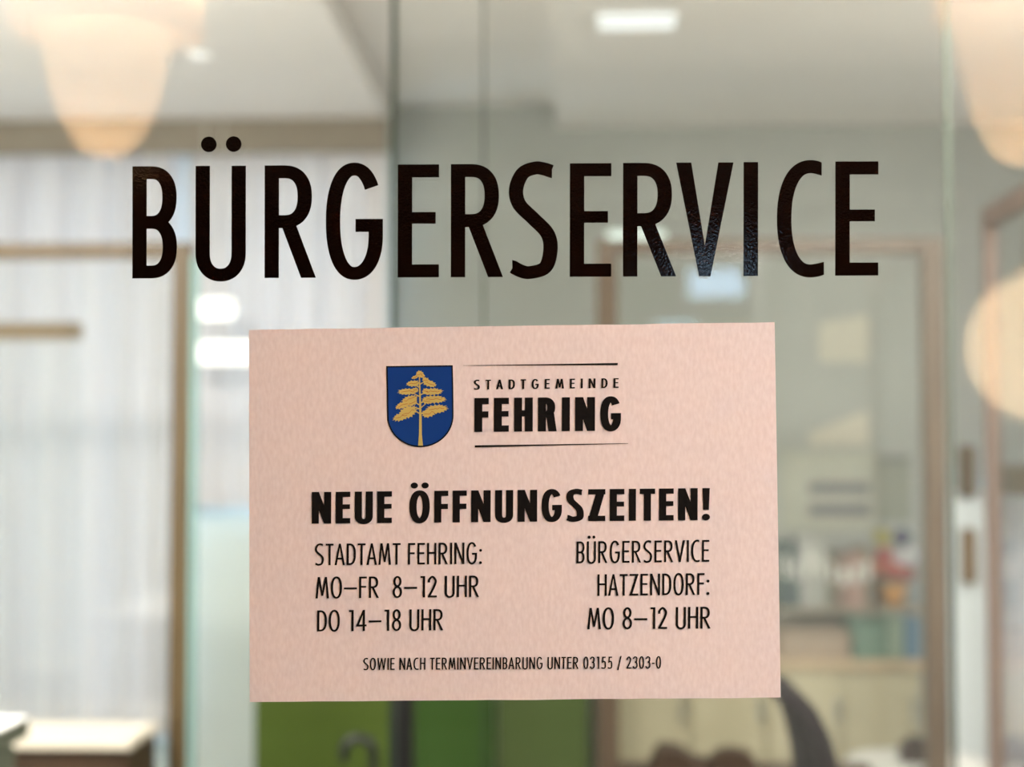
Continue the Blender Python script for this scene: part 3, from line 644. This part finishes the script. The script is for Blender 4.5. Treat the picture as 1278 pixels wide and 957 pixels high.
        g = [rc(0, 1 - h, W, 1), rc(0, 0, W, h), [(0, h * .2), (w * 1.2, h * .2), (W, 1 - h * .2), (W - w * 1.2, 1 - h * .2)]]
    elif base == '1': g = [rc(W - w, 0, W, 1), rc(0, 1 - h, W, 1)]
    elif base == '2': g = stroke(catmull([(w / 2, .70), (w / 2 + .01, .83), (W * .5, 1.01 - h / 2), (W - w / 2 - .01, .80), (W - w / 2 - .03, .62), (W * .5, .34), (w * .55, h * .7)]), w, h) + [rc(0, 0, W, h)]
    elif base == '3': g = stroke(catmull([(w * .4, .80), (W * .25, .96 - h / 2), (W * .5, 1.015 - h / 2), (W - w * .62, .88), (W - w * .62, .68), (W * .72, .57), (W * .45, .54)]), w, h) + stroke(catmull([(W * .45, .54), (W * .75, .50), (W - w / 2, .38), (W - w / 2, .17), (W * .5, -.015 + h / 2), (W * .2, .06 + h / 3), (w * .3, .20)]), w, h)
    elif base == '4': g = [rc(W * .62, 0, W * .62 + w, 1), rc(0, .22, W, .22 + h), [(0, .25), (w, .25), (W * .62 + w * .9, 1), (W * .62, 1)]]
    elif base == '5': g = [rc(W * .2, 1 - h, W * .92, 1), [(W * .14, .50), (W * .14 + w, .50), (W * .22 + w, 1), (W * .22, 1)]] + stroke(catmull([(W * .14 + w * .3, .52), (W * .45, .63 - h / 2 + .03), (W * .78, .56), (W - w / 2, .33), (W * .8, .10), (W * .42, -.01 + h / 2), (w * .2, .05 + h / 2)]), w, h)
    elif base == '8': g = stroke(arc(W / 2, .755, W * .44 - w / 2, .26 - h / 2, 0, 360, 30)[:-1], w, h, True) + stroke(arc(W / 2, .265, W / 2 - w / 2, .28 - h / 2, 0, 360, 30)[:-1], w, h, True)
    elif base == '–': W = .56; g = [rc(0, .41, W, .41 + h)]
    elif base == '-': W = .22; g = [rc(0, .37, W, .37 + h)]
    elif base == ':': W = w * 1.3; g = [disc(W / 2, w * .6, w * .68), disc(W / 2, .63, w * .68)]
    elif base == '!': W = w * 1.1; g = [[(W / 2 - w * .4, .32), (W / 2 + w * .4, .32), (W / 2 + w * .52, 1), (W / 2 - w * .52, 1)], disc(W / 2, w * .5, w * .56)]
    elif base == '/': W = .36; g = [[(0, -.12), (w * .95, -.12), (W, 1.05), (W - w * .95, 1.05)]]
    if c == 'Ü' or c == 'Ö':
        r = max(.07, w * .5) if w < .16 else .095; s = .112 if w < .16 else .14
        g += [disc(W / 2 - s, 1.0 + .19 - (.02 if w > .16 else 0), r), disc(W / 2 + s, 1.19 - (.02 if w > .16 else 0), r)]
    return g, W

def plane_pt(x, y, Y): return P(x, y, Y)
def add_polys(bm, polys, fn, y, th):
    """union of polygons given in local units; fn maps them to photo pixels; laid on the plane y, th thick"""
    vs, fs = [], []
    for pl in polys:
        c = [Vector(fn(u, v)) for u, v in pl]; d = [c[0]]
        for q in c[1:]:
            if (q - d[-1]).length > 1e-3: d.append(q)
        if (d[0] - d[-1]).length <= 1e-3: d.pop()
        if len(d) < 3: continue
        if sum(a.x * b.y - b.x * a.y for a, b in zip(d, d[1:] + d[:1])) < 0: d.reverse()
        fs.append(list(range(len(vs), len(vs) + len(d)))); vs += d
    V, E, Fc, _, _, src = delaunay_2d_cdt(vs, [], fs, 0, 1e-4)
    def inside(q, pl):
        k = False
        for a, b in zip(pl, pl[1:] + pl[:1]):
            if (a.y > q.y) != (b.y > q.y) and q.x < (b.x - a.x) * (q.y - a.y) / (b.y - a.y) + a.x: k = not k
        return k
    pls = [[vs[k] for k in f] for f in fs]
    bx = [(min(v.x for v in p), max(v.x for v in p), min(v.y for v in p), max(v.y for v in p)) for p in pls]
    def keep(f):
        q = sum((V[k] for k in f), Vector((0, 0))) / len(f)
        return any(x0 <= q.x <= x1 and y0 <= q.y <= y1 and inside(q, p) for p, (x0, x1, y0, y1) in zip(pls, bx))
    Fc = [f for f in Fc if keep(f)]
    pt = [P(v.x, v.y, y) for v in V]
    fr = [bm.verts.new((p.x, y - th, p.z)) for p in pt]; bk = {}
    cnt = {}
    for f in Fc:
        bm.faces.new([fr[k] for k in f])
        for a, b in zip(f, f[1:] + f[:1]): cnt[(a, b)] = 1
    def back(k):
        if k not in bk: bk[k] = bm.verts.new((pt[k].x, y, pt[k].z))
        return bk[k]
    for a, b in cnt:
        if (b, a) not in cnt: bm.faces.new((fr[b], fr[a], back(a), back(b)))
def flat_obj(name, bm, m, parent):
    o0 = parent_loc(parent)
    bmesh.ops.translate(bm, vec=-o0, verts=bm.verts)
    me = bpy.data.meshes.new(name)
    bmesh.ops.recalc_face_normals(bm, faces=bm.faces)
    # faces that look at the viewer must point to -y
    for f in bm.faces:
        if abs(f.normal.y) > .9 and f.normal.y > 0: f.normal_flip()
    bm.to_mesh(me); bm.free(); me.materials.append(m)
    o = bpy.data.objects.new(name, me); COL.objects.link(o); o.parent = parent; return o

# --- black vinyl lettering on the glass
VIN = bpy.data.materials.new('black_vinyl'); VIN.use_nodes = True
n = VIN.node_tree.nodes; l = VIN.node_tree.links; b = n['Principled BSDF']
b.inputs['Roughness'].default_value = .05; b.inputs['Specular IOR Level'].default_value = .45
tc = n.new('ShaderNodeTexCoord'); t1 = n.new('ShaderNodeTexNoise'); t1.inputs['Scale'].default_value = 480; t1.inputs['Detail'].default_value = 3
l.new(tc.outputs['Object'], t1.inputs['Vector']); bp = n.new('ShaderNodeBump'); bp.inputs['Strength'].default_value = .27; bp.inputs['Distance'].default_value = .0002
l.new(t1.outputs['Fac'], bp.inputs['Height']); l.new(bp.outputs[0], b.inputs['Normal'])
rr = n.new('ShaderNodeValToRGB'); rr.color_ramp.elements[0].color = (.0050, .0016, .0008, 1); rr.color_ramp.elements[1].color = (.0075, .0026, .0014, 1)
l.new(t1.outputs['Fac'], rr.inputs[0]); l.new(rr.outputs[0], b.inputs['Base Color'])
LY = DOOR_Y - .0004
c0 = P(631, 345, LY)
word = tag(empty('vinyl_lettering', c0), 'large black BÜRGERSERVICE lettering stuck across the glass door', 'lettering')
boxes = [('B', 165.2, 220.8), ('Ü', 244, 306.7), ('R', 330.2, 394.3), ('G', 406.6, 477.8), ('E', 496.4, 547.8), ('R', 562.6, 627.8), ('S', 635, 696), ('E', 711, 762.8), ('R', 777.4, 843.8), ('V', 843.8, 915.4), ('I', 927.8, 945.9), ('C', 969.5, 1028.2), ('E', 1042.3, 1096)]
def base_y(x): return 347.5 - (x - 165) / 931 * 3.7
def cap_h(x): return 139.9 + (x - 165) / 931 * 2.7
for c, x0, x1 in boxes:
    hh = cap_h(x0); W = (x1 - x0) / hh
    g, W2_ = glyph(c, .127, W)
    sc_ = W / W2_
    fn = lambda u, v: (x0 + u * sc_ * hh + (.0015 * (v) * hh if c != 'V' else 0), base_y(x0 + u * hh) - v * hh)
    if c == 'Ü':
        g = g[:-2]; g += [disc((260.4 - x0) / hh, (base_y(x0) - 180.2) / hh, .0695), disc((291.4 - x0) / hh, (base_y(x0) - 180.0) / hh, .0695)]
    bm = bmesh.new(); add_polys(bm, g, fn, LY, .00025)
    flat_obj('letter', bm, VIN, word)

# ------------------------------------------------------------------ the notice
NY = DOOR_Y - .0004
PAPER = bpy.data.materials.new('pinkish_card'); PAPER.use_nodes = True
n = PAPER.node_tree.nodes; l = PAPER.node_tree.links; b = n['Principled BSDF']; b.inputs['Roughness'].default_value = .75; b.inputs['Specular IOR Level'].default_value = .25
tc = n.new('ShaderNodeTexCoord'); mp = n.new('ShaderNodeMapping'); mp.inputs['Scale'].default_value = (1.0, 1, .4); l.new(tc.outputs['Object'], mp.inputs[0])
t1 = n.new('ShaderNodeTexNoise'); t1.inputs['Scale'].default_value = 380; t1.inputs['Detail'].default_value = 3; l.new(mp.outputs[0], t1.inputs['Vector'])
r1 = n.new('ShaderNodeValToRGB'); r1.color_ramp.elements[0].position = .3; r1.color_ramp.elements[1].position = .7
r1.color_ramp.elements[0].color = srgb(226, 212, 216); r1.color_ramp.elements[1].color = srgb(236, 224, 228)
l.new(t1.outputs['Fac'], r1.inputs[0]); l.new(r1.outputs[0], b.inputs['Base Color'])
bp = n.new('ShaderNodeBump'); bp.inputs['Strength'].default_value = .25; bp.inputs['Distance'].default_value = .0002; l.new(t1.outputs['Fac'], bp.inputs['Height']); l.new(bp.outputs[0], b.inputs['Normal'])
cor = [P(311, 411.5, NY - .003), P(966.5, 402, NY - .003), P(974.5, 870.5, NY - .003), P(311.5, 876, NY - .003)]
nb = tag(empty('notice_board', ((cor[2].x + cor[3].x) / 2, NY, min(cor[2].z, cor[3].z))), 'pinkish card with new opening hours taped to the glass door', 'notice')
bm = bmesh.new(); N_ = 24; top = [cor[0].lerp(cor[1], i / N_) for i in range(N_ + 1)]; bot = [cor[3].lerp(cor[2], i / N_) for i in range(N_ + 1)]
loop = top + bot[::-1]
jit = [(random.uniform(-.00022, .00022), random.uniform(-.00022, .00022)) for _ in loop]
fr = [bm.verts.new((p.x + j[0] - nb.location.x, NY - .003 - nb.location.y, p.z + j[1] - nb.location.z)) for p, j in zip(loop, jit)]
f = bm.faces.new(fr); r = bmesh.ops.extrude_face_region(bm, geom=[f]); bmesh.ops.translate(bm, vec=(0, .0026, 0), verts=[v for v in r['geom'] if isinstance(v, bmesh.types.BMVert)])
bmesh.ops.triangulate(bm, faces=[f_ for f_ in bm.faces if len(f_.verts) > 4])
link('card', bm, PAPER, nb)
INK = mat('black_print', (.0060, .0045, .0045, 1), .6, .05, spec=.12)
TY = NY - .0031
def text_line(s, x0, yb0, x1, yb1, capL, capR, w, track=.10, space=.26, label=None):
    gl_ = []; x = 0.0; first = True
    for c in s:
        if c == ' ': x += space; continue
        g, W = glyph(c, w)
        kern = {'T': -.02, 'V': -.04, 'A': -.04, 'M': -.01, 'O': -.01, '1': .05}.get(c, 0)
        if not first: x += kern
        gl_.append((g, x)); x += W + track + kern * .6; last = W; first = False
    tot = gl_[-1][1] + last; k = (x1 - x0) / tot
    bm = bmesh.new()
    for g, gx in gl_:
        def fn(u, v):
            t = (gx + u) / tot; return (x0 + t * (x1 - x0) + v * .15, yb0 + (yb1 - yb0) * t - v * (capL + (capR - capL) * t))
        add_polys(bm, g, fn, TY, .0001)
    o = flat_obj('text_line', bm, INK, nb)
    if label: o['label'] = label
    return o
text_line('STADTGEMEINDE', 591.3, 486.1, 772.0, 483.9, 12.1, 12.1, .145, .42)
text_line('FEHRING', 592, 538.9, 775, 537.3, 42.3, 42.2, .205, .135, label='large bold black word')
text_line('NEUE ÖFFNUNGSZEITEN!', 389, 653.4, 886, 648.8, 39.5, 39.9, .185, .115, .34, label='bold black heading')
text_line('STADTAMT FEHRING:', 393, 705.4, 601.4, 703.6, 26.9, 26.8, .098, .10, .26)
text_line('MO–FR  8–12 UHR', 393.8, 746.7, 598, 744.8, 26.7, 26.7, .098, .09, .25)
text_line('DO 14–18 UHR', 395.8, 787.9, 553.3, 786.4, 26.3, 26.5, .098, .09, .27)
text_line('BÜRGERSERVICE', 719.5, 702.9, 885.2, 700.8, 27.3, 27.2, .098, .11)
text_line('HATZENDORF:', 745.6, 743.5, 885.3, 742.0, 26.9, 27, .098, .10)
text_line('MO 8–12 UHR', 733, 785.2, 886.8, 784.2, 26.7, 27.2, .098, .09, .28)
text_line('SOWIE NACH TERMINVEREINBARUNG UNTER 03155 / 2303-0', 453.4, 836, 825, 834, 14.9, 15.1, .115, .115, .28)
ident = lambda u, v: (u, v)
for nm, pts in (('rule', [(578, 455.9), (771, 452.9), (771, 455.6), (578, 456.2)]), ('rule', [(592.6, 555.6), (784, 553.1), (784, 553.5), (592.6, 558.3)])):
    bm = bmesh.new(); add_polys(bm, [pts], ident, TY, .0001); flat_obj(nm, bm, INK, nb)
# coat of arms
def CA(x, y): return (470 + x / 7.655, 445 + y / 7.655)
def shield(ins):
    L, Rr, T = 92 + ins, 728 - ins, 90 + ins; pts = [(L, T), (Rr, T - 8)]
    pts += [(733 - ins, 300), (735 - ins, 560)] + [(417 + (318 - ins) * math.cos(a), 562 + (303 - ins) * math.sin(a)) for a in [math.radians(d) for d in range(4, 177, 6)]] + [(101 + ins, 560), (97 + ins, 300)]
    return [CA(*p) for p in pts]
bm = bmesh.new(); add_polys(bm, [shield(0)], ident, TY, .0001); sho = flat_obj('coat_of_arms', bm, INK, nb); sho['label'] = 'blue shield with a golden tree'
bm = bmesh.new(); add_polys(bm, [shield(14)], ident, TY - .00012, .00008); flat_obj('shield_field', bm, mat('shield_blue', srgb(14, 60, 138), .6, .03, spec=.15), sho)
GOLD = mat('print_gold', srgb(198, 178, 104), .6, .05, spec=.2); RUST = mat('print_rust', srgb(170, 96, 44), .6, .05)
rnd = random.Random(3)
def leafy(cx, cy, rx, ry, ang, teeth):
    pts = []; n_ = teeth * 2; ca, sa = math.cos(ang), math.sin(ang)
    for i in range(n_):
        a = 2 * PI * i / n_; k = (1.10 if i % 2 else .84) + rnd.uniform(-.09, .09)
        u = rx * math.cos(a) * k; v = 1.14 * ry * math.sin(a) * (k + .06 * (i % 2))
        pts.append(CA(cx + u * ca - v * sa, cy + u * sa + v * ca))
    return pts
tree = [(412, 168, 34, 30, -.1, 9), (368, 196, 36, 13, -.35, 8), (438, 182, 24, 18, .5, 6), (350, 256, 62, 24, -.10, 12), (470, 226, 34, 22, .3, 8), (508, 258, 66, 26, .28, 12),
        (296, 334, 92, 26, -.04, 16), (370, 318, 30, 20, 0, 7), (536, 334, 92, 28, -.02, 16), (470, 330, 32, 26, 0, 7),
        (316, 408, 76, 30, -.30, 14), (248, 464, 74, 25, -.34, 13), (340, 440, 50, 24, -.3, 9), (552, 408, 110, 32, -.02, 18), (480, 420, 44, 26, .1, 8),
        (300, 530, 92, 46, -.42, 16), (236, 572, 82, 32, -.30, 14), (572, 500, 106, 34, -.10, 17), (500, 538, 70, 34, -.25, 12)]
polys = [leafy(*t) for t in tree]
trunk = [[CA(*p) for p in ((404, 160), (412, 160), (424, 400), (430, 560), (432, 740), (443, 850), (397, 850), (405, 740), (408, 560), (407, 400))]]
for x0, y0, x1, y1 in ((412, 262, 455, 240), (410, 290, 360, 270), (414, 365, 470, 340), (412, 380, 350, 350), (416, 440, 480, 420), (414, 460, 350, 430), (418, 500, 350, 480), (418, 545, 370, 520), (424, 545, 480, 505), (418, 490, 470, 450)):
    trunk.append([CA(x0, y0 + 9), CA(x0, y0 - 5), CA(x1, y1 - 3), CA(x1, y1 + 4)])
bm = bmesh.new(); add_polys(bm, polys + trunk, ident, TY - .00022, .00006); flat_obj('tree', bm, GOLD, sho)
veins = []
for (cx, cy, rx, ry, ang, tn) in tree:
    ca, sa = math.cos(ang), math.sin(ang); m_ = max(3, int(rx / 14)); prev = None
    for i in range(m_ + 1):
        u = -rx * .7 + 1.4 * rx * i / m_; v = rnd.uniform(-.3, .3) * ry; q = (cx + u * ca - v * sa, cy + u * sa + v * ca)
        if prev: veins.append([CA(prev[0], prev[1] - 2.6), CA(q[0], q[1] - 2.6), CA(q[0], q[1] + 2.6), CA(prev[0], prev[1] + 2.6)])
        prev = q
bm = bmesh.new(); add_polys(bm, veins, ident, TY - .0003, .00004); flat_obj('veins', bm, RUST, sho)
